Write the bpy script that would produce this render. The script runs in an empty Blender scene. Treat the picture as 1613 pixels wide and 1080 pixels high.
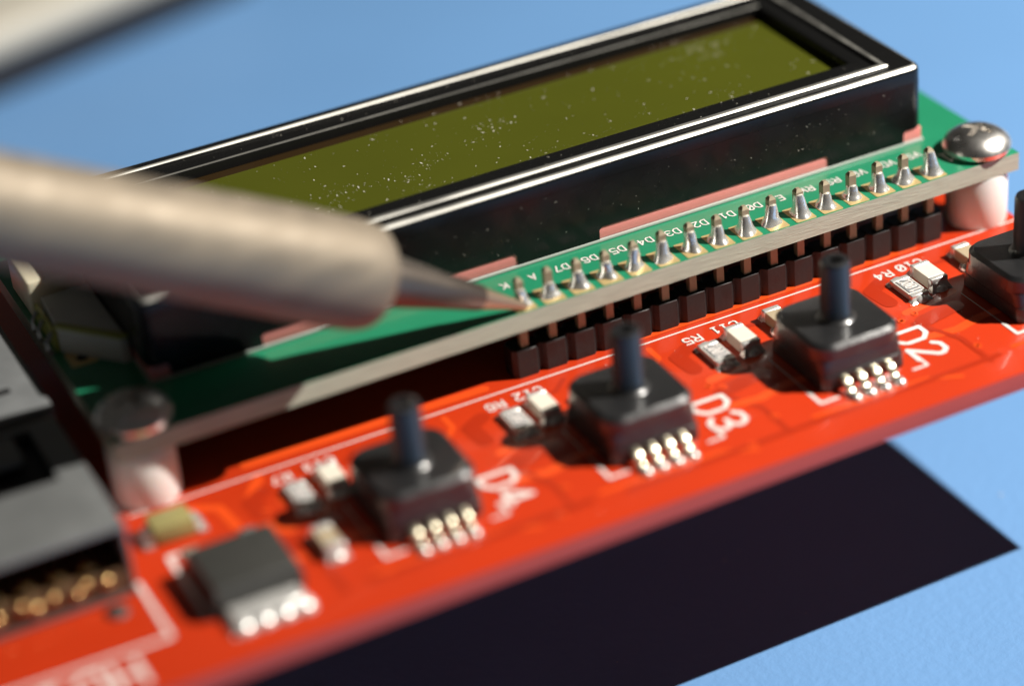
import bpy, bmesh, math, random
from mathutils import Vector, Matrix
random.seed(7)
S = 0.1                      # 1 mm in the place = 0.1 Blender units
scene = bpy.context.scene
C = scene.collection

# ------------------------------------------------------------------ camera
cam_d = bpy.data.cameras.new('camera'); cam = bpy.data.objects.new('camera', cam_d); C.objects.link(cam)
_az, _el, _roll = 0.4102, 0.5430, -0.0957
CF = Vector((math.sin(_az) * math.cos(_el), math.cos(_az) * math.cos(_el), -math.sin(_el)))
_r = CF.cross(Vector((0, 0, 1))).normalized(); _u = _r.cross(CF)
CR = _r * math.cos(_roll) + _u * math.sin(_roll); CU = -_r * math.sin(_roll) + _u * math.cos(_roll)
m = Matrix((CR, CU, -CF)).transposed().to_4x4(); m.translation = Vector((-33.728, -151.745, 97.575)) * S
cam.matrix_world = m
cam_d.sensor_width = 36.0; cam_d.lens = 3921.4 / 1613 * 36
cam_d.clip_start = 0.05; cam_d.clip_end = 2000
cam_d.dof.use_dof = True; cam_d.dof.focus_distance = 202 * S
cam_d.dof.aperture_fstop = 1e-3 * cam_d.lens / (9.0 * S)      # a 9 mm wide opening
scene.camera = cam

# ------------------------------------------------------------------ world and lamp
w = bpy.data.worlds.new('World'); scene.world = w; w.use_nodes = True
bg = w.node_tree.nodes['Background']; bg.inputs[0].default_value = (0.95, 0.9, 0.82, 1); bg.inputs[1].default_value = 0.028
lamp_d = bpy.data.lights.new('desk_lamp_light', 'POINT'); lamp_d.energy = 0.160e6; lamp_d.color = (1.0, 0.95, 0.87)
lamp_d.shadow_soft_size = 0.22
lamp = bpy.data.objects.new('desk_lamp_light', lamp_d); C.objects.link(lamp)
lamp.location = Vector((318, -126, 301)) * S

vs = scene.view_settings
vs.view_transform = 'Standard'; vs.look = 'None'; vs.exposure = 0; vs.gamma = 1; vs.use_curve_mapping = False
scene.cycles.use_denoising = True
scene.cycles.sample_clamp_indirect = 6
scene.cycles.max_bounces = 8

# ------------------------------------------------------------------ materials
def new_mat(name):
    mt = bpy.data.materials.new(name); mt.use_nodes = True
    return mt, mt.node_tree.nodes, mt.node_tree.links, mt.node_tree.nodes['Principled BSDF']
def mat(name, col, rough=0.5, metal=0.0, var=0.0, scale=8.0, bump=0.0, bscale=40.0, coat=0.0, sss=0.0, rvar=0.0, stretch=(1, 1, 1), spec=0.5):
    mt, n, l, b = new_mat(name)
    b.inputs['Base Color'].default_value = (*col, 1); b.inputs['Roughness'].default_value = rough
    b.inputs['Metallic'].default_value = metal; b.inputs['Specular IOR Level'].default_value = spec
    if coat: b.inputs['Coat Weight'].default_value = coat; b.inputs['Coat Roughness'].default_value = 0.09
    if sss:
        b.inputs['Subsurface Weight'].default_value = sss; b.inputs['Subsurface Radius'].default_value = (1.0, .6, .5)
        b.inputs['Subsurface Scale'].default_value = 0.12
    if var or bump or rvar:
        tc = n.new('ShaderNodeTexCoord'); mp = n.new('ShaderNodeMapping'); mp.inputs['Scale'].default_value = stretch
        l.new(tc.outputs['Object'], mp.inputs['Vector'])
    if var or rvar:
        no = n.new('ShaderNodeTexNoise'); no.inputs['Scale'].default_value = scale; no.inputs['Detail'].default_value = 6
        l.new(mp.outputs[0], no.inputs['Vector'])
    if var:
        mx = n.new('ShaderNodeMix'); mx.data_type = 'RGBA'
        mx.inputs[6].default_value = tuple(c * (1 - var) for c in col) + (1,)
        mx.inputs[7].default_value = tuple(min(1, c * (1 + var)) for c in col) + (1,)
        l.new(no.outputs['Fac'], mx.inputs[0]); l.new(mx.outputs[2], b.inputs['Base Color'])
    if rvar:
        mr = n.new('ShaderNodeMapRange'); mr.inputs[1].default_value = .3; mr.inputs[2].default_value = .7
        mr.inputs[3].default_value = max(.02, rough - rvar); mr.inputs[4].default_value = min(1, rough + rvar)
        l.new(no.outputs['Fac'], mr.inputs[0]); l.new(mr.outputs[0], b.inputs['Roughness'])
    if bump:
        nb = n.new('ShaderNodeTexNoise'); nb.inputs['Scale'].default_value = bscale; nb.inputs['Detail'].default_value = 4
        l.new(mp.outputs[0], nb.inputs['Vector'])
        bp = n.new('ShaderNodeBump'); bp.inputs['Strength'].default_value = bump; bp.inputs['Distance'].default_value = 0.02
        l.new(nb.outputs['Fac'], bp.inputs['Height']); l.new(bp.outputs[0], b.inputs['Normal'])
    return mt
M = {}
M['mat_blue'] = mat('blue mat vinyl', (.145, .315, .60), .5, var=.07, scale=.5, bump=.4, bscale=11)
M['red'] = mat('red solder mask', (.54, .037, .007), .32, var=.16, scale=.6, coat=.35, bump=.04, bscale=6)
M['red_trace'] = mat('red mask over copper', (.80, .080, .012), .3, var=.08, scale=3, coat=.35)
M['red_dark'] = mat('red mask over bare laminate', (.44, .028, .006), .34, var=.06, scale=3, coat=.35)
M['red_edge'] = mat('red laminate edge', (.48, .062, .045), .55, var=.15, scale=9, stretch=(.3, .3, 3))
M['green'] = mat('green solder mask', (.018, .235, .118), .3, var=.12, scale=2.2, coat=.4, bump=.05, bscale=10)
M['fibre'] = mat('glass fibre edge', (.50, .52, .42), .7, var=.3, scale=7, stretch=(.5, .5, 6), bump=.3, bscale=16)
M['silk'] = mat('white silkscreen ink', (.80, .74, .70), .6, var=.08, scale=30)
M['bezel'] = mat('black bezel paint', (.007, .007, .007), .26, rvar=.06, scale=3, bump=.03, bscale=8, spec=.3)
M['bezel_worn_glint'] = mat('bare metal glints on bezel edges', (.62, .61, .56), .42, .9, var=.2, scale=6, rvar=.08, stretch=(.3, 1, 1))  # bezel highlight lines put into the material as worn metal strips
M['glass_olive'] = mat('olive display cell', (.068, .076, .007), .08, var=.10, scale=1.0)
M['glass_dark'] = mat('dark display border', (.030, .017, .006), .10)
M['pink'] = mat('pink translucent backlight', (.80, .26, .24), .4, var=.08, scale=6, sss=.3)
M['clear_edge'] = mat('grey clear plastic', (.42, .46, .42), .2, var=.1)
M['white_block'] = mat('grey white backlight plastic', (.62, .62, .58), .45, var=.06, sss=.2)
M['olive_plastic'] = mat('olive light guide', (.42, .44, .10), .3, var=.1)
M['cream_block'] = mat('cream backlight cap', (.78, .70, .52), .4, var=.08, sss=.2)
M['gold'] = mat('gold plated pad', (.80, .60, .28), .42, .55, var=.15, scale=9, rvar=.08)
M['solder'] = mat('solder', (.84, .83, .80), .25, .75, rvar=.08, scale=12, bump=.12, bscale=18)
M['pin'] = mat('tinned pin', (.36, .30, .20), .5, .3, var=.15, scale=10)
M['chrome'] = mat('nickel plated screw', (.92, .89, .85), .32, 1.0, rvar=.08, scale=5)
M['screw_shade'] = mat('screw recess shade', (.30, .27, .24), .4, 1.0)  # darker nickel, shade of the cross recess put into its colour
M['nylon'] = mat('white nylon', (.86, .80, .76), .42, var=.04, sss=.45)
M['black_plastic'] = mat('black moulded plastic', (.014, .014, .015), .36, rvar=.06, coat=.5, spec=.9, scale=6, bump=.15, bscale=45)
M['header'] = mat('black header plastic', (.014, .011, .011), .5, rvar=.12, scale=8, bump=.15, bscale=30)
M['ic'] = mat('dark grey moulding', (.040, .040, .036), .55, var=.2, scale=10, bump=.1, bscale=60)
M['ceramic'] = mat('white ceramic', (.80, .77, .70), .4, var=.06, scale=8)
M['cap_body'] = mat('cream capacitor ceramic', (.80, .74, .62), .35, var=.08, scale=8)
M['cap_tan'] = mat('tan capacitor ceramic', (.45, .36, .24), .4, var=.1)
M['cap_olive'] = mat('olive tantalum body', (.32, .28, .11), .4, var=.1)
M['res_top'] = mat('dark resistor coat', (.26, .265, .27), .25, var=.2, scale=10)
M['tin'] = mat('tinned terminal', (.84, .83, .80), .30, .6, rvar=.08, scale=10)
M['lead'] = mat('tin plated lead', (.97, .88, .66), .28, 1.0, rvar=.06, scale=10)
M['usb_metal'] = mat('connector shell steel', (.27, .28, .28), .42, .55, rvar=.1, scale=4, bump=.05)
M['can_metal'] = mat('brushed shield can', (.24, .25, .255), .5, .5, rvar=.1, scale=4)
M['dark_inside'] = mat('black connector insert', (.012, .011, .012), .45)
M['brown'] = mat('plastic in reflected brown', (.10, .055, .028), .4, var=.2)  # brown reflection inside the connector, put into the plastic's colour
M['contact_glint'] = mat('gold contact', (.75, .48, .20), .25, 1.0)
M['barrel'] = mat('worn steel barrel', (.25, .205, .15), .60, .45, var=.35, scale=2.2, rvar=.1, stretch=(1, 1, 4), bump=.10, bscale=9)
M['tip_dark'] = mat('dark heated tip', (.15, .125, .105), .40, .85, var=.25, scale=4)
M['tip_copper'] = mat('coppery tinned tip', (.52, .39, .28), .38, .9, var=.2, scale=6)
M['cream_top'] = mat('cream plastic lid', (.50, .47, .40), .5, var=.03)
M['box_dark'] = mat('black plastic tray', (.012, .012, .016), .5, var=.1)
M['dust'] = mat('pale dust', (.72, .68, .58), .6)
M['wire'] = mat('grey wire', (.45, .46, .48), .3, 1.0)

# ------------------------------------------------------------------ mesh helpers (all sizes in mm)
ORG = {}
def link(name, me, parent=None, loc=(0, 0, 0), rotz=0.0):
    o = bpy.data.objects.new(name, me); C.objects.link(o)
    base = Vector((0, 0, 0))
    if parent is not None: o.parent = parent; base = ORG[parent.name]
    o.location = (Vector(loc) - base) * S; o.rotation_euler = (0, 0, rotz)
    ORG[o.name] = Vector(loc)
    return o
def mesh(name, bm, material, smooth=True, angle=35):
    bmesh.ops.recalc_face_normals(bm, faces=bm.faces)
    for v in bm.verts: v.co *= S
    me = bpy.data.meshes.new(name); bm.to_mesh(me); bm.free()
    mats = material if isinstance(material, (list, tuple)) else [material]
    for k in mats: me.materials.append(M[k])
    if smooth:
        me.shade_smooth()
        try: me.set_sharp_from_angle(angle=math.radians(angle))
        except Exception: pass
    return me
def part(name, bm, material, parent=None, loc=(0, 0, 0), rotz=0.0, label=None, **k):
    o = link(name, mesh(name, bm, material, **k), parent, loc, rotz)
    if label: o['label'] = label
    return o
def thing(name, label, cat, loc=(0, 0, 0), group=None):
    o = link(name, None, None, loc); o['label'] = label; o['category'] = cat
    o.empty_display_size = .2
    if group: o['group'] = group
    return o
def NB(): return bmesh.new()
def box(bm, x0, x1, y0, y1, z0, z1, bev=0.0, seg=2, mi=0):
    v = [bm.verts.new((x, y, z)) for z in (z0, z1) for x, y in ((x0, y0), (x1, y0), (x1, y1), (x0, y1))]
    fs = [bm.faces.new([v[i] for i in q]) for q in ((3, 2, 1, 0), (4, 5, 6, 7), (0, 1, 5, 4), (1, 2, 6, 5), (2, 3, 7, 6), (3, 0, 4, 7))]
    for f in fs: f.material_index = mi
    if bev:
        es = list({e for f in fs for e in f.edges})
        bmesh.ops.bevel(bm, geom=es, offset=bev, segments=seg, profile=.5, affect='EDGES')
    return bm
def prism(bm, poly, z0, z1, bev=0.0, seg=2, top=None, mi=0):
    """closed outline poly (x, y) from z0 to z1; top: other outline for the upper end"""
    t = top or poly
    a = [bm.verts.new((x, y, z0)) for x, y in poly]; b = [bm.verts.new((x, y, z1)) for x, y in t]
    n = len(a); fs = [bm.faces.new(a[::-1]), bm.faces.new(b)]
    for i in range(n): fs.append(bm.faces.new((a[i], a[(i + 1) % n], b[(i + 1) % n], b[i])))
    for f in fs: f.material_index = mi
    if bev:
        es = list(fs[1].edges)
        bmesh.ops.bevel(bm, geom=es, offset=bev, segments=seg, profile=.5, affect='EDGES')
    return bm
def rrect(cx, cy, hx, hy, r, seg=5):
    out = []
    for sx, sy, a0 in ((1, 1, 0), (-1, 1, 90), (-1, -1, 180), (1, -1, 270)):
        for k in range(seg + 1):
            a = math.radians(a0 + 90 * k / seg)
            out.append((cx + sx * (hx - r) + r * math.cos(a), cy + sy * (hy - r) + r * math.sin(a)))
    return out
def lathe(bm, prof, n=32, org=Vector((0, 0, 0)), axis=Vector((0, 0, 1)), mi=0):
    ax = axis.normalized(); e1 = ax.orthogonal().normalized(); e2 = ax.cross(e1)
    rings = []
    for t, r in prof:
        if r < 1e-6: rings.append([bm.verts.new(org + ax * t)])
        else: rings.append([bm.verts.new(org + ax * t + (e1 * math.cos(2 * math.pi * i / n) + e2 * math.sin(2 * math.pi * i / n)) * r) for i in range(n)])
    for A, B in zip(rings, rings[1:]):
        for i in range(n):
            j = (i + 1) % n
            if len(A) == 1 and len(B) == 1: continue
            q = (A[0], B[j], B[i]) if len(A) == 1 else ((A[i], A[j], B[0]) if len(B) == 1 else (A[i], A[j], B[j], B[i]))
            bm.faces.new(q).material_index = mi
    for Rg, fl in ((rings[0], True), (rings[-1], False)):
        if len(Rg) > 1: bm.faces.new(Rg[::-1] if fl else Rg).material_index = mi
    return bm
def bar(bm, pts, hw, th):
    """strip with a rounded section, half width hw (along x), th thick, following (y, z) points"""
    n = len(pts); rows = []; K = 12
    for i, (y, z) in enumerate(pts):
        y0, z0 = pts[max(i - 1, 0)]; y1, z1 = pts[min(i + 1, n - 1)]
        d = Vector((y1 - y0, z1 - z0)).normalized(); nn = Vector((-d.y, d.x)) * th / 2
        rows.append([])
        for k in range(K):
            a = 2 * math.pi * k / K; ca, sa = math.cos(a), math.sin(a)
            ca = math.copysign(abs(ca) ** .5, ca); sa = math.copysign(abs(sa) ** .5, sa)
            rows[-1].append(bm.verts.new((hw * ca, y + nn.x * sa, z + nn.y * sa)))
    for A, B in zip(rows, rows[1:]):
        for i in range(K): bm.faces.new((A[i], A[(i + 1) % K], B[(i + 1) % K], B[i]))
    bm.faces.new(rows[0][::-1]); bm.faces.new(rows[-1])
    return bm
def tube(bm, pts, r, n=8):
    pts = [Vector(p) for p in pts]; rings = []
    for i, p in enumerate(pts):
        d = (pts[min(i + 1, len(pts) - 1)] - pts[max(i - 1, 0)]).normalized()
        e1 = d.orthogonal().normalized(); e2 = d.cross(e1)
        rings.append([bm.verts.new(p + (e1 * math.cos(6.2832 * k / n) + e2 * math.sin(6.2832 * k / n)) * r) for k in range(n)])
    for A, B in zip(rings, rings[1:]):
        b0 = min(range(n), key=lambda s: (B[s].co - A[0].co).length)
        for k in range(n): bm.faces.new((A[k], A[(k + 1) % n], B[(b0 + k + 1) % n], B[(b0 + k) % n]))
    bm.faces.new(rings[0][::-1]); bm.faces.new(rings[-1])
    return bm
# flat ink: polylines drawn as ribbons with round ends, each piece a hair above the one before
ZI = [0]
def ink(bm, lines, wdt, caps=True):
    for ln in lines:
        for i, p in enumerate(ln):
            if caps:
                ZI[0] += 1; z = .0015 * (ZI[0] % 24)
                bm.faces.new([bm.verts.new((p[0] + wdt / 2 * math.cos(k * math.pi / 5), p[1] + wdt / 2 * math.sin(k * math.pi / 5), z)) for k in range(10)])
            if i + 1 < len(ln):
                q = ln[i + 1]; d = Vector((q[0] - p[0], q[1] - p[1])).normalized(); nn = Vector((-d.y, d.x)) * wdt / 2
                ZI[0] += 1; z = .0015 * (ZI[0] % 24)
                bm.faces.new([bm.verts.new((x, y, z)) for x, y in ((p[0] - nn.x, p[1] - nn.y), (q[0] - nn.x, q[1] - nn.y), (q[0] + nn.x, q[1] + nn.y), (p[0] + nn.x, p[1] + nn.y))])
    return bm
GL = {   # stroke letters on a 4 wide, 6 high grid
 'C': [[(4, 5), (3, 6), (1, 6), (0, 5), (0, 1), (1, 0), (3, 0), (4, 1)]],
 'R': [[(0, 0), (0, 6), (3, 6), (4, 5), (4, 4), (3, 3), (0, 3)], [(2, 3), (4, 0)]],
 'D': [[(0, 0), (0, 6), (2.4, 6), (4, 4.6), (4, 1.4), (2.4, 0), (0, 0)]],
 'V': [[(0, 6), (2, 0), (4, 6)]], 'S': [[(4, 5), (3, 6), (1, 6), (0, 5), (0, 4), (1, 3), (3, 3), (4, 2), (4, 1), (3, 0), (1, 0), (0, 1)]],
 'W': [[(0, 6), (1, 0), (2, 4), (3, 0), (4, 6)]], 'E': [[(4, 6), (0, 6), (0, 0), (4, 0)], [(0, 3), (3, 3)]],
 'A': [[(0, 0), (2, 6), (4, 0)], [(.8, 2.2), (3.2, 2.2)]], 'K': [[(0, 0), (0, 6)], [(4, 6), (0, 2.6)], [(1.4, 3.6), (4, 0)]],
 'H': [[(0, 0), (0, 6)], [(4, 0), (4, 6)], [(0, 3), (4, 3)]],
 '0': [[(1, 0), (0, 1), (0, 5), (1, 6), (3, 6), (4, 5), (4, 1), (3, 0), (1, 0)], [(.6, 1), (3.4, 5)]],
 '1': [[(.8, 4.6), (2, 6), (2, 0)], [(.8, 0), (3.2, 0)]], '2': [[(0, 5), (1, 6), (3, 6), (4, 5), (4, 4), (0, 0), (4, 0)]],
 '3': [[(0, 5), (1, 6), (3, 6), (4, 5), (4, 4), (3, 3), (4, 2), (4, 1), (3, 0), (1, 0), (0, 1)], [(1.5, 3), (3, 3)]],
 '4': [[(3, 0), (3, 6), (0, 2), (4, 2)]], '5': [[(4, 6), (0, 6), (0, 3.4), (3, 3.6), (4, 2.6), (4, 1), (3, 0), (1, 0), (0, 1)]],
 '6': [[(4, 5), (3, 6), (1, 6), (0, 5), (0, 1), (1, 0), (3, 0), (4, 1), (4, 2.4), (3, 3.4), (1, 3.4), (0, 2.4)]],
 '7': [[(0, 6), (4, 6), (1.4, 0)]]}
def letters(text, h, sw, aspect=.62, gap=.30):
    """bmesh of a word centred on the origin, reading along +x"""
    cw = h * aspect; step = cw + h * gap; tot = step * (len(text) - 1) + cw; bm = NB()
    for i, ch in enumerate(text):
        ox = -tot / 2 + i * step
        ink(bm, [[(ox + x / 4 * cw, y / 6 * h - h / 2) for x, y in ln] for ln in GL[ch]], sw)
    return bm

# ------------------------------------------------------------------ levels
ZR = -6.40          # top of the red board (top of the green display board is z = 0)
ZT = -30.6          # blue mat

# ------------------------------------------------------------------ the blue mat
bm = NB(); bmesh.ops.create_grid(bm, x_segments=2, y_segments=2, size=1)
for v in bm.verts: v.co = Vector((v.co.x * 900 + 60, v.co.y * 900 + 120, 0))
g = part('work_mat', bm, 'mat_blue', None, (0, 0, ZT)); g['kind'] = 'structure'

# ------------------------------------------------------------------ red board and what is soldered on it
pcb = thing('red_circuit_board', 'red circuit board with a row of black pressure sensors held above the blue mat', 'circuit board', (40, 0, ZR - 1.6))
bm = NB(); poly = [(-26, -20.9), (89.2, -19.6), (89.2, .35), (80.1, .35), (80.1, 44), (-26, 44)]  # unseen right end with notch, shaped for its shadow corner on the mat
prism(bm, poly, -1.6, 0, bev=.10, seg=2)
for f in bm.faces:
    f.normal_update()
    if abs(f.normal.z) < .3: f.material_index = 1
part('board', bm, ['red', 'red_edge'], pcb, (0, 0, ZR))
def silk_lines(name, lines, wd=.2, label=None):
    return part(name, ink(NB(), lines, wd), 'silk', pcb, (0, 0, ZR + .03), smooth=False, label=label)
def silk_text(t, h, sw, x, y, rot, label):
    return part('lettering', letters(t, h, sw), 'silk', pcb, (x, y, ZR + .03), rotz=math.radians(rot), smooth=False, label=label)
silk_lines('outline_print', [[(0.2, 0.05), (89, 0.05)]], .16, 'long thin white printed line in front of the display')
silk_lines('outline_print', [[(-2.0, -8.3), (-2.0, -15.4), (-24, -15.4)]], .34, 'white printed outline round the metal connector')
silk_lines('outline_print', [[(2.0, -6.5), (.95, -6.5), (.95, -14.9), (1.4, -15.2)]], .42, 'white printed bracket left of the regulator')
silk_lines('outline_print', [[(-.2, 1.5), (.3, .6), (2.2, .2)]], .16)
LTX = -8.6
silk_text('HD1', 2.9, .42, LTX, -17.9, 180, 'blurred white lettering along the near edge')
# traces under the mask
def trace(pts, wd, k='red_trace'):
    return part('trace', ink(NB(), [pts], wd), k, pcb, (0, 0, ZR + .008 + .004 * (len(pts) % 3)), smooth=False)
SX = [55.4, 37.1, 19.0]
for xs in SX + [73.6]:
    trace([(xs - 4.2, -3.4), (xs - 6.3, -3.6)], 1.0)
    trace([(xs - 9.9, -7.6), (xs - 7.2, -7.2), (xs - 5.0, -6.7)], .9)
    trace([(xs - 10.6, -11.6), (xs - 8.0, -11.9), (xs - 5.4, -11.3), (xs - 3, -11.3)], .9)
    trace([(xs - 10.2, -5.5), (xs - 10.4, -3.2), (xs - 9.0, -2.4)], 1.4, 'red_dark')
    trace([(xs - 6.2, -8.8), (xs - 9.4, -9.4)], 1.6, 'red_dark')
trace([(10.2, -.5), (8.8, -2.6), (8.6, -6.4), (9.8, -8.2)], .9)
trace([(4.6, -1.6), (6.3, -2.6), (6.6, -5.6)], .8)
trace([(12.5, -16.9), (30, -16.9)], .7, 'red_dark'); trace([(33, -17.2), (66, -16.8)], .5, 'red_dark')
trace([(10, 1.6), (30, 1.2)], .9); trace([(44, 1.0), (70, .9)], .7)
for xs in SX + [73.6]:
    trace([(xs - 10.4, -9.3), (xs - 8.6, -13.2), (xs - 8.6, -17.2)], .5, 'red_dark')
    trace([(xs + 6.6, -.8), (xs + 6.6, -2.4), (xs + 5.6, -3.6)], .5)
    trace([(xs - 5.6, -1.0), (xs - 5.2, -2.2), (xs - 2.4, -2.2), (xs - 1.2, -1.0)], .45, 'red_dark')
    trace([(xs - 6.0, -16.4), (xs + 4.0, -16.6), (xs + 6.4, -17.8)], .45)
via = NB(); lathe(via, [(.0, .34), (.05, .32), (.06, .18), (-.05, .12)], 12)
via_me = mesh('via', via, 'red_trace')
for x, y in ((50.3, -8.2), (48.9, -7.6), (49.2, -9.6), (44.9, -8.2), (45.8, -8.9), (32.6, -8.6), (33.2, -9.9), (31.2, -8.1), (62.6, -8.4), (64.1, -8.0), (47.0, -14.6), (65.4, -14.8), (29.2, -14.2), (13.9, -16.6), (10.6, -4.4), (9.2, -4.9), (27.4, -17.3), (43.6, -17.0)):
    link('via', via_me, pcb, (x, y, ZR))
# white nylon standoffs under the display corners
def standoff(x, y, lab):
    bm = NB(); lathe(bm, [(0, 2.55), (.15, 2.62), (4.6, 2.62), (4.78, 2.5)], 40)
    part('standoff', bm, 'nylon', pcb, (x, y, ZR), label=lab)
standoff(77.5, 2.5, 'white nylon standoff at the right end of the display'); standoff(2.5, 2.5, 'white nylon standoff at the left end of the display')
# pin header: 16 moulded cells in one strip, a pin through each
PX = [72 - 2.54 * i for i in range(16)]; PY = 1.55
bm = NB()
for x in PX:
    hx, c = 1.2, .38
    y0, y1 = PY - .6, PY + 1.4
    prism(bm, [(x - hx, y0 + c), (x - hx + c, y0), (x + hx - c, y0), (x + hx, y0 + c), (x + hx, y1 - c), (x + hx - c, y1), (x - hx + c, y1), (x - hx, y1 - c)], 0, 2.54, bev=.08, seg=1)
    if x > PX[-1]: box(bm, x - 1.45, x - 1.1, PY - .2, PY + 1.0, .05, 2.45)
hd = part('pin_header', bm, 'header', pcb, (0, 0, ZR), label='black sixteen cell pin header under the green board')
pin_me = []
for k in range(4):
    pb = NB(); hgt = (8.62, 8.72, 8.8, 8.68)[k]
    prism(pb, [(-.32, -.32), (.32, -.32), (.32, .32), (-.32, .32)], 2.5, hgt - .28)
    prism(pb, [(-.32, -.32), (.32, -.32), (.32, .32), (-.32, .32)], hgt - .27, hgt, top=[(-.15, -.15), (.15, -.15), (.15, .15), (-.15, .15)])
    pin_me.append(mesh('pin', pb, 'pin', angle=30))
for i, x in enumerate(PX): link('pin', pin_me[i % 4], hd, (x, PY, ZR), rotz=random.uniform(-.06, .06))

# pressure sensors
def sensor_meshes():
    bm = NB()
    prism(bm, rrect(0, -.12, 3.72, 3.98, .5, 3), .12, 1.25, top=rrect(0, -.08, 3.70, 3.90, .55, 3))
    prism(bm, rrect(0, -.03, 3.66, 3.80, .6, 3), 1.252, 2.4, top=rrect(0, 0, 3.70, 3.72, .9, 3))
    prism(bm, rrect(0, 0, 3.85, 3.80, 1.6, 7), 2.4, 3.42)
    prism(bm, rrect(0, 0, 3.85, 3.80, 1.6, 7), 3.421, 3.75, top=rrect(0, 0, 3.53, 3.48, 1.3, 7))
    body = mesh('body', bm, 'black_plastic', angle=38)
    bm = NB(); lathe(bm, [(3.6, 1.62), (3.79, 1.58), (3.95, 1.36), (4.15, 1.24), (8.5, 1.2), (8.75, 1.1), (8.8, .98), (8.8, .62), (8.65, .55), (5.6, .5)], 32)
    tb = mesh('port_tube', bm, 'black_plastic')
    bm = NB(); bar(bm, [(-3.8, 1.05), (-4.25, 1.04), (-4.45, .98), (-4.62, .88), (-4.77, .74), (-4.88, .57), (-4.97, .4), (-5.08, .27), (-5.24, .19), (-5.5, .15), (-5.95, .15)], .36, .22)
    ld = mesh('lead', bm, 'lead', angle=80)
    bm = NB(); lathe(bm, [(0, .5), (.16, .47), (.34, .36), (.46, .18), (.5, 0)], 18)
    for v in bm.verts: v.co.y *= 1.35
    fil = mesh('solder_joint', bm, 'solder')
    return body, tb, ld, fil
SB, ST, SL, SF = sensor_meshes()
def sensor(xs, lab):
    ys = -10.1
    b = link('pressure_sensor', SB, pcb, (xs, ys, ZR)); b['label'] = lab
    link('port_tube', ST, b, (xs, ys, ZR))
    for sgn in (1, -1):
        for k in range(4):
            x = xs + (k - 1.5) * 1.32
            o = link('lead', SL, b, (x, ys if sgn > 0 else ys - .2, ZR), rotz=0 if sgn > 0 else math.pi)
            link('solder_joint', SF, b, (x, ys - sgn * 5.75, ZR))
sensor(73.6, 'black pressure sensor cut off by the right edge of the picture')
sensor(55.4, 'black pressure sensor with upright tube beside the D2 print')
sensor(37.1, 'black pressure sensor with upright tube beside the D3 print')
sensor(19.0, 'black pressure sensor with upright tube nearest the regulator, beside the D4 print')
for xs, t in ((56.1, 'D2'), (37.9, 'D3'), (19.7, 'D4')):
    silk_text(t, 2.75, .42, xs + 5.75, -12.0, -90, 'white %s print beside a sensor' % t)
for xs in SX + [73.6]:
    silk_lines('outline_print', [[(xs - 4.6, -13.2), (xs - 4.6, -15.1), (xs - 3.1, -15.1)]], .3)
    silk_lines('outline_print', [[(xs + 3.9, -15.0), (xs + 5.2, -15.0), (xs + 5.2, -13.6)]], .24)
    silk_lines('outline_print', [[(xs - 4.6, -13.2), (xs - 4.6, -7.5)]], .09)
# chip resistors and capacitors
def chip_meshes(l, wd, h, tw, body, name):
    bm = NB(); box(bm, -wd / 2, wd / 2, -l / 2 + tw, l / 2 - tw, .02, h, bev=.04, seg=1)
    b = mesh(name, bm, body)
    bm = NB(); box(bm, -wd / 2 - .03, wd / 2 + .03, -l / 2, -l / 2 + tw, .0, h + .03, bev=.10, seg=2)
    prism(bm, [(-wd / 2 - .2, -l / 2 - .42), (wd / 2 + .2, -l / 2 - .42), (wd / 2 + .2, -l / 2 + .3), (-wd / 2 - .2, -l / 2 + .3)], 0, h * .62,
          top=[(-wd / 2 + .1, -l / 2 - .02), (wd / 2 - .1, -l / 2 - .02), (wd / 2 - .1, -l / 2 + .1), (-wd / 2 + .1, -l / 2 + .1)])
    lathe(bm, [(0, .5), (.12, .47), (.3, .36), (.42, .18), (.45, 0)], 16, Vector((0, -l / 2 - .1, .02)))
    for v in bm.verts:
        if abs((Vector((v.co.x, v.co.y + l / 2 + .1))).length) < .51 and v.co.y < -l / 2 + .45: v.co.x *= 1.25
    return b, mesh('terminal', bm, 'tin', angle=50)
RB, RT = chip_meshes(3.3, 1.65, .55, .55, 'ceramic', 'resistor')
CB, CT = chip_meshes(3.1, 1.6, 1.05, .5, 'cap_body', 'capacitor')
TB, TT = chip_meshes(3.2, 1.5, 1.0, .6, 'cap_tan', 'capacitor')
bm = NB(); box(bm, -.68, .68, -1.05, 1.05, 0, .05, bev=.02, seg=1); RC = mesh('coating', bm, 'res_top')
RN = mesh('number_print', letters('1002', .95, .12, .42, .16), 'silk', smooth=False)
def resistor(x, y, lab):
    o = link('resistor', RB, pcb, (x, y, ZR)); o['label'] = lab
    link('terminal', RT, o, (x, y, ZR)); link('terminal', RT, o, (x, y, ZR), rotz=math.pi)
    link('coating', RC, o, (x, y, ZR + .55)); link('number_print', RN, o, (x, y, ZR + .61), rotz=math.radians(90))
def capacitor(x, y, lab, me=(None, None), rz=0):
    o = link('capacitor', me[0] or CB, pcb, (x, y, ZR), rotz=rz); o['label'] = lab
    for k in (0, math.pi):
        t = bpy.data.objects.new('terminal', me[1] or CT); C.objects.link(t); t.parent = o; t.rotation_euler = (0, 0, k); ORG[t.name] = ORG[o.name]
for (rx, cx, rn, cn) in ((65.75, 68.0, 'R4', 'C10'), (47.6, 50.25, 'R5', 'C11'), (30.0, 32.5, 'R6', 'C12'), (12.0, 14.75, 'R7', 'C13')):
    resistor(rx, -4.85, 'chip resistor marked %s on the red board' % rn); capacitor(cx, -4.35, 'cream chip capacitor marked %s on the red board' % cn)
    silk_text(cn, .95, .16, cx + .15, -1.35, 180, 'small upside down white %s print' % cn)
    silk_text(rn, .95, .16, rx - .3, -1.55, 180, 'small upside down white %s print' % rn)
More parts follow.
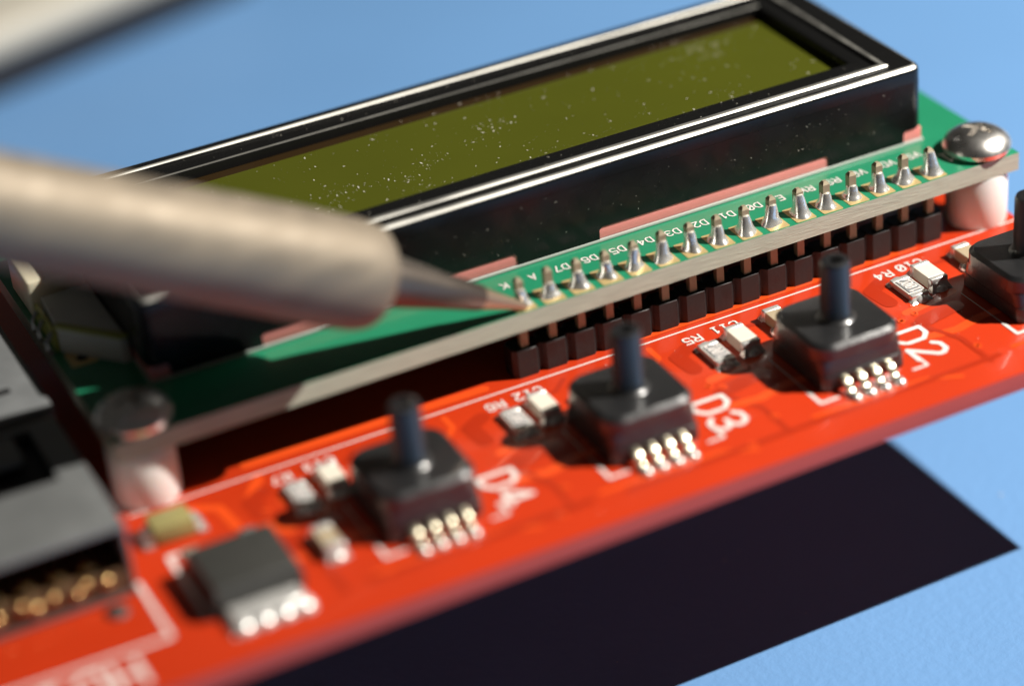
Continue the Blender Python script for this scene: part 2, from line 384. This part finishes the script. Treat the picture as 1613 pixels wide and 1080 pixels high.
for xs in (55.6, 73.9): capacitor(xs - 1.4, -3.6, 'chip capacitor half hidden behind a sensor', (TB, TT))
capacitor(11.4, -11.6, 'tan chip capacitor right of the regulator', (TB, TT))
# olive tantalum capacitor before the left standoff
bm = NB(); box(bm, -1.55, 1.55, -1.15, 1.15, .1, 1.5, bev=.12)
tc_ = part('tantalum_capacitor', bm, 'cap_olive', pcb, (2.2, -3.7, ZR), label='olive capacitor in front of the left standoff')
for sx in (-1, 1):
    bm = NB(); box(bm, min(sx * 1.5, sx * 2.1), max(sx * 1.5, sx * 2.1), -.8, .8, 0, .9, bev=.15); part('terminal', bm, 'tin', tc_, (2.2, -3.7, ZR))
    bm = NB(); box(bm, min(sx * 1.7, sx * 2.5), max(sx * 1.7, sx * 2.5), -1.2, 1.2, 0, .25, bev=.1); part('solder_joint', bm, 'solder', tc_, (2.2, -3.7, ZR))
# regulator
bm = NB(); prism(bm, [(-3.2, -3.0), (3.2, -3.0), (3.2, 3.0), (-3.2, 3.0)], .12, 1.3, top=[(-3.3, -3.1), (3.3, -3.1), (3.3, 3.1), (-3.3, 3.1)])
prism(bm, [(-3.3, -3.1), (3.3, -3.1), (3.3, 3.1), (-3.3, 3.1)], 1.302, 2.3, top=[(-3.1, -2.65), (3.1, -2.65), (3.1, 2.95), (-3.1, 2.95)], bev=.1)
RGL = (4.75, -12.5, ZR)
rg = part('voltage_regulator', bm, 'ic', pcb, RGL, label='dark grey square regulator with a shiny metal tab')
bm = NB(); prism(bm, [(-2.75, -4.3), (-2.3, -4.75), (2.3, -4.75), (2.75, -4.3), (2.75, -2.5), (-2.75, -2.5)], .14, .8, bev=.25, seg=4); part('tab', bm, 'tin', rg, RGL)
bm = NB(); prism(bm, [(-3.1, -5.5), (3.1, -5.5), (3.1, -3.0), (-3.1, -3.0)], 0, .55, top=[(-2.8, -4.85), (2.8, -4.85), (2.85, -3.4), (-2.85, -3.4)], bev=.15, seg=3); part('solder_joint', bm, 'tin', rg, RGL)
for k in range(4):  # solder bumps added, one for each glint along the tab
    bm = NB(); lathe(bm, [(0, .95), (.25, .88), (.5, .66), (.66, .34), (.7, 0)], 20); part('solder_joint', bm, 'tin', rg, (RGL[0] - 2.2 + 1.5 * k, RGL[1] - 4.75, ZR + .05))
for dx in (-2.28, 2.28):
    bm = NB(); bar(bm, [(2.9, 1.0), (3.8, 1.0), (4.05, .85), (4.3, .25), (4.5, .12), (5.6, .12)], .42, .25); part('lead', bm, 'lead', rg, (RGL[0] + dx, RGL[1], ZR), angle=60)
    bm = NB(); box(bm, -.6, .6, 4.6, 6.2, 0, .2, bev=.09); part('solder_joint', bm, 'solder', rg, (RGL[0] + dx, RGL[1], ZR))
# connector: an open metal shell facing the near edge, with a spring window in its top
UX0, UX1, UY0, UY1, UH = -15.6, -2.35, -9.35, 7.3, 6.0
us = link('metal_connector', None, pcb, (UX1, UY0, ZR)); us['label'] = 'metal shelled connector at the left edge of the red board'
bm = NB(); t = .32
box(bm, UX1 - t, UX1, UY0, UY1, .1, UH - .02, bev=.06); box(bm, UX0, UX0 + t, UY0, UY1, .1, UH - .02, bev=.06)
box(bm, UX0 + t, UX1 - t, UY0, UY1, .1, .1 + t)
box(bm, UX0 + t, UX1 - t, UY1 - t, UY1 - .02, .5, UH - t - .03)
part('shell_side', bm, 'usb_metal', us, (0, 0, ZR))
bm = NB()
o_ = [(UX0 + .02, UY0), (UX1 - .02, UY0), (UX1 - .02, UY1), (UX0 + .02, UY1)]; h0, h1, k0, k1 = -13.4, -4.6, -1.3, 6.4
for q in (((o_[0]), (o_[1]), (h1, k0), (h0, k0)), ((o_[1]), (o_[2]), (h1, k1), (h1, k0)), ((o_[2]), (o_[3]), (h0, k1), (h1, k1)), ((o_[3]), (o_[0]), (h0, k0), (h0, k1))):
    prism(bm, q, UH - t, UH)
bmesh.ops.remove_doubles(bm, verts=bm.verts, dist=.001)
bmesh.ops.delete(bm, geom=[f for f in bm.faces if len({tuple(round(c, 3) for c in v.co[:2]) for v in f.verts}) == 2 and any(abs(v.co.x - a) < .01 and abs(v.co.y - b) < .01 for v in f.verts for a, b in ((h0, k0), (h1, k0), (h1, k1), (h0, k1))) and any(abs(v.co.x - a) < .01 and abs(v.co.y - b) < .01 for v in f.verts for a, b in o_)], context='FACES_ONLY')
oe = [e for e in bm.edges if all(v.co.z > UH - .01 for v in e.verts) and all(min(abs(v.co.x - UX0 - .02), abs(v.co.x - UX1 + .02), abs(v.co.y - UY0), abs(v.co.y - UY1)) < .01 for v in e.verts) and ((e.verts[0].co.x == e.verts[1].co.x) or (e.verts[0].co.y == e.verts[1].co.y))]
bmesh.ops.bevel(bm, geom=oe, offset=.14, segments=2, profile=.5, affect='EDGES')
part('shell_top', bm, 'usb_metal', us, (0, 0, ZR))
bm = NB(); prism(bm, [(-12.6, 2.5), (-6.4, 2.5), (-6.0, 3.0), (-6.0, 6.3), (-12.6, 6.3)], UH - .32, UH - .04, bev=.08); part('spring_tab', bm, 'usb_metal', us, (0, 0, ZR))
bm = NB(); box(bm, -14.9, -3.0, -5.0, 6.6, 3.4, 5.0); box(bm, -14.9, -3.0, 5.4, 6.6, .6, 3.35); part('insert', bm, 'dark_inside', us, (0, 0, ZR))
for k in range(4):
    bm = NB(); box(bm, -.5, .5, -8.4, 5.2, 2.3, 2.5, bev=.05); lathe(bm, [(0, .6), (.3, .5), (.45, .2), (.48, 0)], 12, Vector((0, -8.0, 2.42))); part('contact_glint', bm, 'contact_glint', us, (-5.2 - 2.3 * k, 0, ZR))
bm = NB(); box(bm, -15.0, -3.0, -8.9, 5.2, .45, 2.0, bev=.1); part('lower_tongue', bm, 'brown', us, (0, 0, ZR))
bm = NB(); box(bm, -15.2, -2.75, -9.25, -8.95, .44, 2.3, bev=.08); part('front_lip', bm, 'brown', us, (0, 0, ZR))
for x, z, r in ((-4.4, 1.7, .5), (-5.9, 2.1, .4), (-6.6, 1.5, .42), (-8.3, 1.9, .4), (-9.6, 1.4, .5), (-10.6, 2.0, .42), (-12.4, 1.6, .5)):  # gold domes added for glints across the lower front
    bm = NB(); lathe(bm, [(0, r), (.12, r * .95), (.28, r * .7), (.38, r * .35), (.4, 0)], 16, axis=Vector((0, -1, .25))); part('contact_glint', bm, 'contact_glint', us, (x, -9.2, ZR + z))
bm = NB(); lathe(bm, [(0, .9), (.15, .8), (.3, .5), (.36, 0)], 20); part('ground_lug', bm, 'ic', us, (-4.4, UY0 - 1.3, ZR))
# grey shield can behind it
bm = NB(); box(bm, -16, -2.0, 8.2, 27.5, 0, 6.0, bev=.1, seg=2)
sc_ = part('shield_can', bm, 'can_metal', pcb, (0, 0, ZR), label='grey metal can behind the connector')
bm = NB(); box(bm, -14.6, -4.2, 12.2, 12.8, 6.0, 6.12); part('slot', bm, 'dark_inside', sc_, (0, 0, ZR))

# ------------------------------------------------------------------ the display module
lcd = thing('character_display', 'green circuit board carrying an olive character display in a black metal bezel', 'display', (40, 18, -1.6))
bm = NB(); prism(bm, [(0, 0), (80, 0), (80, 36), (0, 36)], -1.6, 0)
for f in bm.faces:
    f.normal_update()
    if abs(f.normal.z) < .5: f.material_index = 1
part('board', bm, ['green', 'fibre'], lcd, (0, 0, 0), smooth=False)
# pads, solder cones, names of the pins
bm = NB(); prism(bm, rrect(0, 0, .93, 1.25, .12, 2), .012, .045); pad_me = mesh('pad', bm, 'gold')
cone = []
for k in range(16):
    bm = NB(); rr = random.uniform(.78, 1.0); hh = random.uniform(.9, 1.95)
    lathe(bm, [(.03, rr), (.10, rr * .96), (.28, rr * .80), (hh * .42, rr * .64), (hh * .75, .49), (hh, .38), (hh + .06, .2)], 20)
    p1, p2, lx, ly = random.random() * 6, random.random() * 6, random.uniform(-.10, .10), random.uniform(-.12, .05)
    for v in bm.verts:
        a_ = math.atan2(v.co.y, v.co.x); q = 1 + .07 * math.sin(2 * a_ + p1) + .05 * math.sin(3 * a_ + p2 + v.co.z)
        f_ = max(0, 1 - v.co.z / hh)
        v.co.x = v.co.x * (1 + (q - 1) * f_ * 1.4) + lx * f_; v.co.y = v.co.y * (1 + (q - 1) * f_ * 1.4) * 1.1 + ly * f_
    cone.append(mesh('solder_joint', bm, 'solder'))
NAMES = ['VSS', 'VDD', 'V0', 'RS', 'RW', 'E', 'D0', 'D1', 'D2', 'D3', 'D4', 'D5', 'D6', 'D7', 'A', 'K']
for i, x in enumerate(PX):
    link('pad', pad_me, lcd, (x, 1.37, 0)); link('solder_joint', cone[i], lcd, (x, PY - .12, 0))
    part('lettering', letters(NAMES[i], .84, .12, .58, .28), 'silk', lcd, (x + .15, 4.55, .03), rotz=math.pi, smooth=False, label='tiny upside down white %s print behind a pin' % NAMES[i])
part('lettering', letters('1', 1.5, .2), 'silk', lcd, (74.5, 2.6, .03), rotz=math.pi, smooth=False)
# bezel
BX0, BX1, BY0, BY1, BZ = 5.15, 74.85, 6.54, 28.95, 7.07
bez = link('bezel', None, lcd, (40, 18, 0)); bez['label'] = 'black metal bezel around the display'
def ring(bm, prof, r0, seg=5, close=False):
    loops = []
    for dx, dy, z in prof:
        r = max(r0 - min(dx, dy), .12)
        loops.append([bm.verts.new((x, y, z)) for x, y in rrect((BX0 + BX1) / 2, (BY0 + BY1) / 2, (BX1 - BX0) / 2 - dx, (BY1 - BY0) / 2 - dy, r, seg)])
    for A, B in zip(loops, loops[1:]):
        n = len(A)
        for i in range(n): bm.faces.new((A[i], A[(i + 1) % n], B[(i + 1) % n], B[i]))
    return bm
pr = [(0, 0, 5.6), (0, 0, BZ - .55)] + [(.55 - .55 * math.cos(a), .55 - .55 * math.cos(a), BZ - .55 + .55 * math.sin(a)) for a in (.3, .6, .9, 1.2, 1.45)]
pr += [(.75, .6, BZ), (2.6, 1.15, BZ)]
for k in range(1, 8):
    a = math.pi * k / 8; pr.append((2.6 + .45 * (1 - math.cos(a)), 1.15 + .38 * (1 - math.cos(a)), BZ + .30 * math.sin(a)))
pr += [(3.5, 1.91, BZ), (4.75, 3.7, BZ), (4.9, 3.86, BZ - .06), (4.95, 3.9, BZ - .2), (4.95, 3.9, BZ - .95)]
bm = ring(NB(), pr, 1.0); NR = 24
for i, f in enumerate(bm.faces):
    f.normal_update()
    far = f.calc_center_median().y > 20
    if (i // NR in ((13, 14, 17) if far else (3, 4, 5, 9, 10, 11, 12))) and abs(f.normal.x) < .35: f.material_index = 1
part('frame', bm, ['bezel', 'bezel_worn_glint'], bez, (0, 0, 0), angle=50)
# skirts: outlines with clamping tabs, .5 thick
tabs = [(6.9, 14.4), (36.3, 43.7), (65.4, 72.9)]
def skirt_outline(a0, a1, tb, zb=1.32):
    out = [(a0, zb)]
    for p, q in tb:
        out += [(p - .25, zb), (p, zb - .25), (p, .30), (p + .28, .04), (q - .28, .04), (q, .30), (q, zb - .25), (q + .25, zb)]
    return out + [(a1, zb), (a1, 5.62), (a0, 5.62)]
def skirt(tb, a0, a1, f):
    bm = NB(); o = skirt_outline(a0, a1, tb)
    A = [bm.verts.new(f(x, 0, z)) for x, z in o]; B = [bm.verts.new(f(x, .45, z)) for x, z in o]; n = len(o)
    fa = bm.faces.new(A); fb = bm.faces.new(B[::-1])
    for i in range(n - 2): bm.faces.new((A[i], B[i], B[i + 1], A[i + 1]))
    fa.normal_update(); fb.normal_update(); bmesh.ops.triangulate(bm, faces=[fa, fb])
    return bm
part('skirt', skirt(tabs, BX0 + .95, BX1 - .95, lambda a, d, z: (a, BY0 + d, z)), 'bezel', bez, (0, 0, 0), smooth=False)
part('skirt', skirt(tabs, BX0 + .95, BX1 - .95, lambda a, d, z: (a, BY1 - d, z)), 'bezel', bez, (0, 0, 0), smooth=False)
part('skirt', skirt([(14, 21)], BY0 + .95, BY1 - .95, lambda a, d, z: (BX1 - d, a, z)), 'bezel', bez, (0, 0, 0), smooth=False)
part('skirt', skirt([(14, 21)], BY0 + .95, BY1 - .95, lambda a, d, z: (BX0 + d, a, z)), 'bezel', bez, (0, 0, 0), smooth=False)
for cx, cy, a0 in ((BX1 - .95, BY0 + .95, 270), (BX1 - .95, BY1 - .95, 0), (BX0 + .95, BY1 - .95, 90), (BX0 + .95, BY0 + .95, 180)):
    bm = NB(); P = []      # rounded corner posts of the skirt
    for k in range(7):
        a = math.radians(a0 + 15 * k); P.append((cx + .95 * math.cos(a), cy + .95 * math.sin(a)))
    for k in range(6, -1, -1):
        a = math.radians(a0 + 15 * k); P.append((cx + .5 * math.cos(a), cy + .5 * math.sin(a)))
    prism(bm, P, 1.32, 5.62)
    part('corner', bm, 'bezel', bez, (0, 0, 0))
# display cell behind the window
bm = NB(); box(bm, BX0 + .9, BX1 - .9, BY0 + .9, BY1 - .9, 4.6, 6.1); part('cell_border', bm, 'glass_dark', lcd, (0, 0, 0), smooth=False)
bm = NB(); box(bm, 9.2, 70.6, 8.8, 23.9, 6.105, 6.13); part('display_cell', bm, 'glass_olive', lcd, (0, 0, 0), smooth=False, label='olive green empty character display')
# backlight
bm = NB(); box(bm, 5.3, 74.7, 6.62, 28.8, .27, 1.30, bev=.05); box(bm, 6.3, 73.7, 7.2, 28.2, 1.305, 4.55); part('backlight', bm, 'pink', lcd, (0, 0, 0), label='pink backlight rim showing below the bezel')
bm = NB(); box(bm, 5.15, 74.85, 6.44, 28.95, .02, .26, bev=.04); part('backlight_base', bm, 'clear_edge', lcd, (0, 0, 0))
bm = NB(); prism(bm, [(.8, 15.0), (4.5, 10.6), (5.05, 10.6), (5.05, 20.6), (1.2, 20.6)], .03, 2.2, bev=.12); bl = part('backlight_end', bm, 'white_block', lcd, (0, 0, 0), label='grey white end of the backlight left of the bezel')
bm = NB(); prism(bm, [(.62, 15.05), (4.45, 10.5), (5.06, 10.5), (5.06, 10.9), (.95, 15.6)], 2.2, 2.42); part('light_guide', bm, 'olive_plastic', bl, (0, 0, 0))
bm = NB(); box(bm, .5, .78, 15.2, 20.3, .05, 1.9); part('light_guide', bm, 'olive_plastic', bl, (0, 0, 0))
bm = NB(); box(bm, .4, 5.0, 21.0, 27.0, .03, 3.4, bev=.3); part('backlight_cap', bm, 'cream_block', lcd, (0, 0, 0), label='cream end block at the far left of the backlight')
bm = NB(); prism(bm, rrect(1.9, 13.4, 1.1, 1.2, .25, 3), .01, .045); pd = part('pad', bm, 'gold', lcd, (0, 0, 0))
bm = NB(); lathe(bm, [(.03, .48), (.06, .46)], 16, Vector((1.9, 13.3, .02))); part('hole', bm, 'dark_inside', pd, (0, 0, 0))
for y in (15.6, 17.8, 19.4):
    bm = NB(); tube(bm, [(.9, y, 1.5), (.35, y - .1, 1.62), (-.05, y - .3, 1.2), (-.15, y - .4, .5), (.2, y - .5, .05)], .2); part('wire_lead', bm, 'wire', bl, (0, 0, 0))
# screws
def screw(x, y, rz, lab):
    bm = NB(); lathe(bm, [(0, 2.55), (.25, 2.85), (.65, 2.92), (1.05, 2.72), (1.5, 2.2), (1.85, 1.5), (2.02, .8), (2.06, .0)], 48)
    s = part('screw', bm, 'chrome', lcd, (x, y, .02), rotz=rz, label=lab)
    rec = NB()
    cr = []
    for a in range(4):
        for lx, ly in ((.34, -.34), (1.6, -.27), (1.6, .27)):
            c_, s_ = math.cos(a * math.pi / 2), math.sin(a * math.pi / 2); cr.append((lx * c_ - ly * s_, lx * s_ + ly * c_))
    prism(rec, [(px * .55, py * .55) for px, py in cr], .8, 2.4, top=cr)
    me = mesh('cross_recess', rec, 'screw_shade'); cut = bpy.data.objects.new('cut_tmp', me); C.objects.link(cut); cut.parent = s
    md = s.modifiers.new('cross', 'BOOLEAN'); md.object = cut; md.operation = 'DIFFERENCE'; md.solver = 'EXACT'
    bpy.context.view_layer.update()
    dg = bpy.context.evaluated_depsgraph_get(); ev = bpy.data.meshes.new_from_object(s.evaluated_get(dg))
    s.modifiers.clear(); s.data = ev; bpy.data.objects.remove(cut)
    ev.shade_smooth(); ev.set_sharp_from_angle(angle=math.radians(35))
screw(77.5, 2.5, .5, 'shiny cross head screw at the right corner of the green board'); screw(2.5, 2.5, .2, 'shiny cross head screw at the left corner of the green board')
# dust
def flakes(n, f, smin, smax):
    bm = NB()
    for _ in range(n):
        p, nrm = f(); s = smin + (smax - smin) * random.random() ** 3
        e1 = nrm.orthogonal().normalized(); e2 = nrm.cross(e1); a = random.random() * 6.28
        d1 = (e1 * math.cos(a) + e2 * math.sin(a)) * s * random.uniform(.6, 2.2); d2 = (e2 * math.cos(a) - e1 * math.sin(a)) * s * .6
        p = p + nrm * .02
        bm.faces.new([bm.verts.new(p + q) for q in (-d1, -d2 * .8 + nrm * .02, d1 * .8 + nrm * .05, d2 + nrm * .02)])
    return bm
def clump(x0, x1, y0, y1, z):
    cs = [(random.uniform(x0, x1), random.uniform(y0, y1)) for _ in range(26)]
    def f():
        if random.random() < .45: return Vector((random.uniform(x0, x1), random.uniform(y0, y1), z)), Vector((0, 0, 1))
        c = random.choice(cs); return Vector((min(max(random.gauss(c[0], 1.2), x0), x1), min(max(random.gauss(c[1], .8), y0), y1), z)), Vector((0, 0, 1))
    return f
d = part('dust', flakes(1100, clump(10.5, 69.5, 10.8, 24.6, 6.14), .016, .11), 'dust', lcd, (0, 0, 0), smooth=False); d['kind'] = 'stuff'
d = part('dust', flakes(90, lambda: (Vector((random.uniform(8, 72), random.choice((random.uniform(8.7, 10.2), random.uniform(25.6, 27))), BZ + .005)), Vector((0, 0, 1))), .02, .07), 'dust', lcd, (0, 0, 0), smooth=False); d['kind'] = 'stuff'
d = part('dust', flakes(150, lambda: (Vector((random.uniform(25, 73), BY0 - .005, random.uniform(1.6, 5.4))), Vector((0, -1, 0))), .015, .06), 'dust', lcd, (0, 0, 0), smooth=False); d['kind'] = 'stuff'
d = part('dust', flakes(420, lambda: (Vector((random.uniform(0, 84), random.uniform(-18.5, -.4), ZR + .05)), Vector((0, 0, 1))), .015, .055), 'dust', pcb, (0, 0, 0), smooth=False); d['kind'] = 'stuff'

# ------------------------------------------------------------------ soldering iron
T0 = Vector((33.966, 0.376, .24)); AX = Vector((-0.8667, -0.0731, 0.4935)).normalized()
iron = thing('soldering_iron', 'soldering iron with steel barrel touching the leftmost display pin', 'soldering iron', T0)
bm = NB(); lathe(bm, [(0, .12), (.12, .26), (1.4, .45), (3.6, .76), (4.6, .95)], 32, axis=AX)
tp = part('tip', bm, 'tip_copper', iron, T0, label='coppery tinned tip of the iron')
bm = NB(); lathe(bm, [(4.6, .955), (4.7, 1.02), (8.5, 1.42), (12.5, 1.95), (17, 2.3)], 40, axis=AX); part('tip_cone', bm, 'tip_dark', iron, T0)
bm = NB(); lathe(bm, [(14.9, 2.3), (14.6, 2.6), (14.5, 3.1), (14.65, 3.5), (15.1, 3.86), (15.9, 4.08), (17.4, 4.18), (22, 4.2), (40, 3.85), (80, 3.5), (95, 3.5)], 64, axis=AX)
part('barrel', bm, 'barrel', iron, T0, label='blurred tan steel barrel of the iron')

# ------------------------------------------------------------------ pale box on the mat far behind
bx = thing('equipment_box', 'cream topped box with dark sides lying on the blue mat at upper left', 'box', (10, 150, ZT))
ang = math.atan2(123.49 - 118.33, 38.18 - 22.35)
bm = NB(); box(bm, -130, 40, 0, 70, 0, 5.0, bev=.6); part('base', bm, 'box_dark', bx, (24.5, 131, ZT), rotz=ang)
bm = NB(); box(bm, -131, 41, -1.2, 71, 5.05, 9.5, bev=1.8, seg=4); part('lid', bm, 'cream_top', bx, (24.5, 131, ZT), rotz=ang)

# specks of lint on the mat
d = part('lint', flakes(260, lambda: (Vector((random.uniform(-20, 190), random.uniform(-60, 190), ZT + .02)), Vector((0, 0, 1))), .03, .16), 'dust', g, (0, 0, 0), smooth=False); d['kind'] = 'stuff'
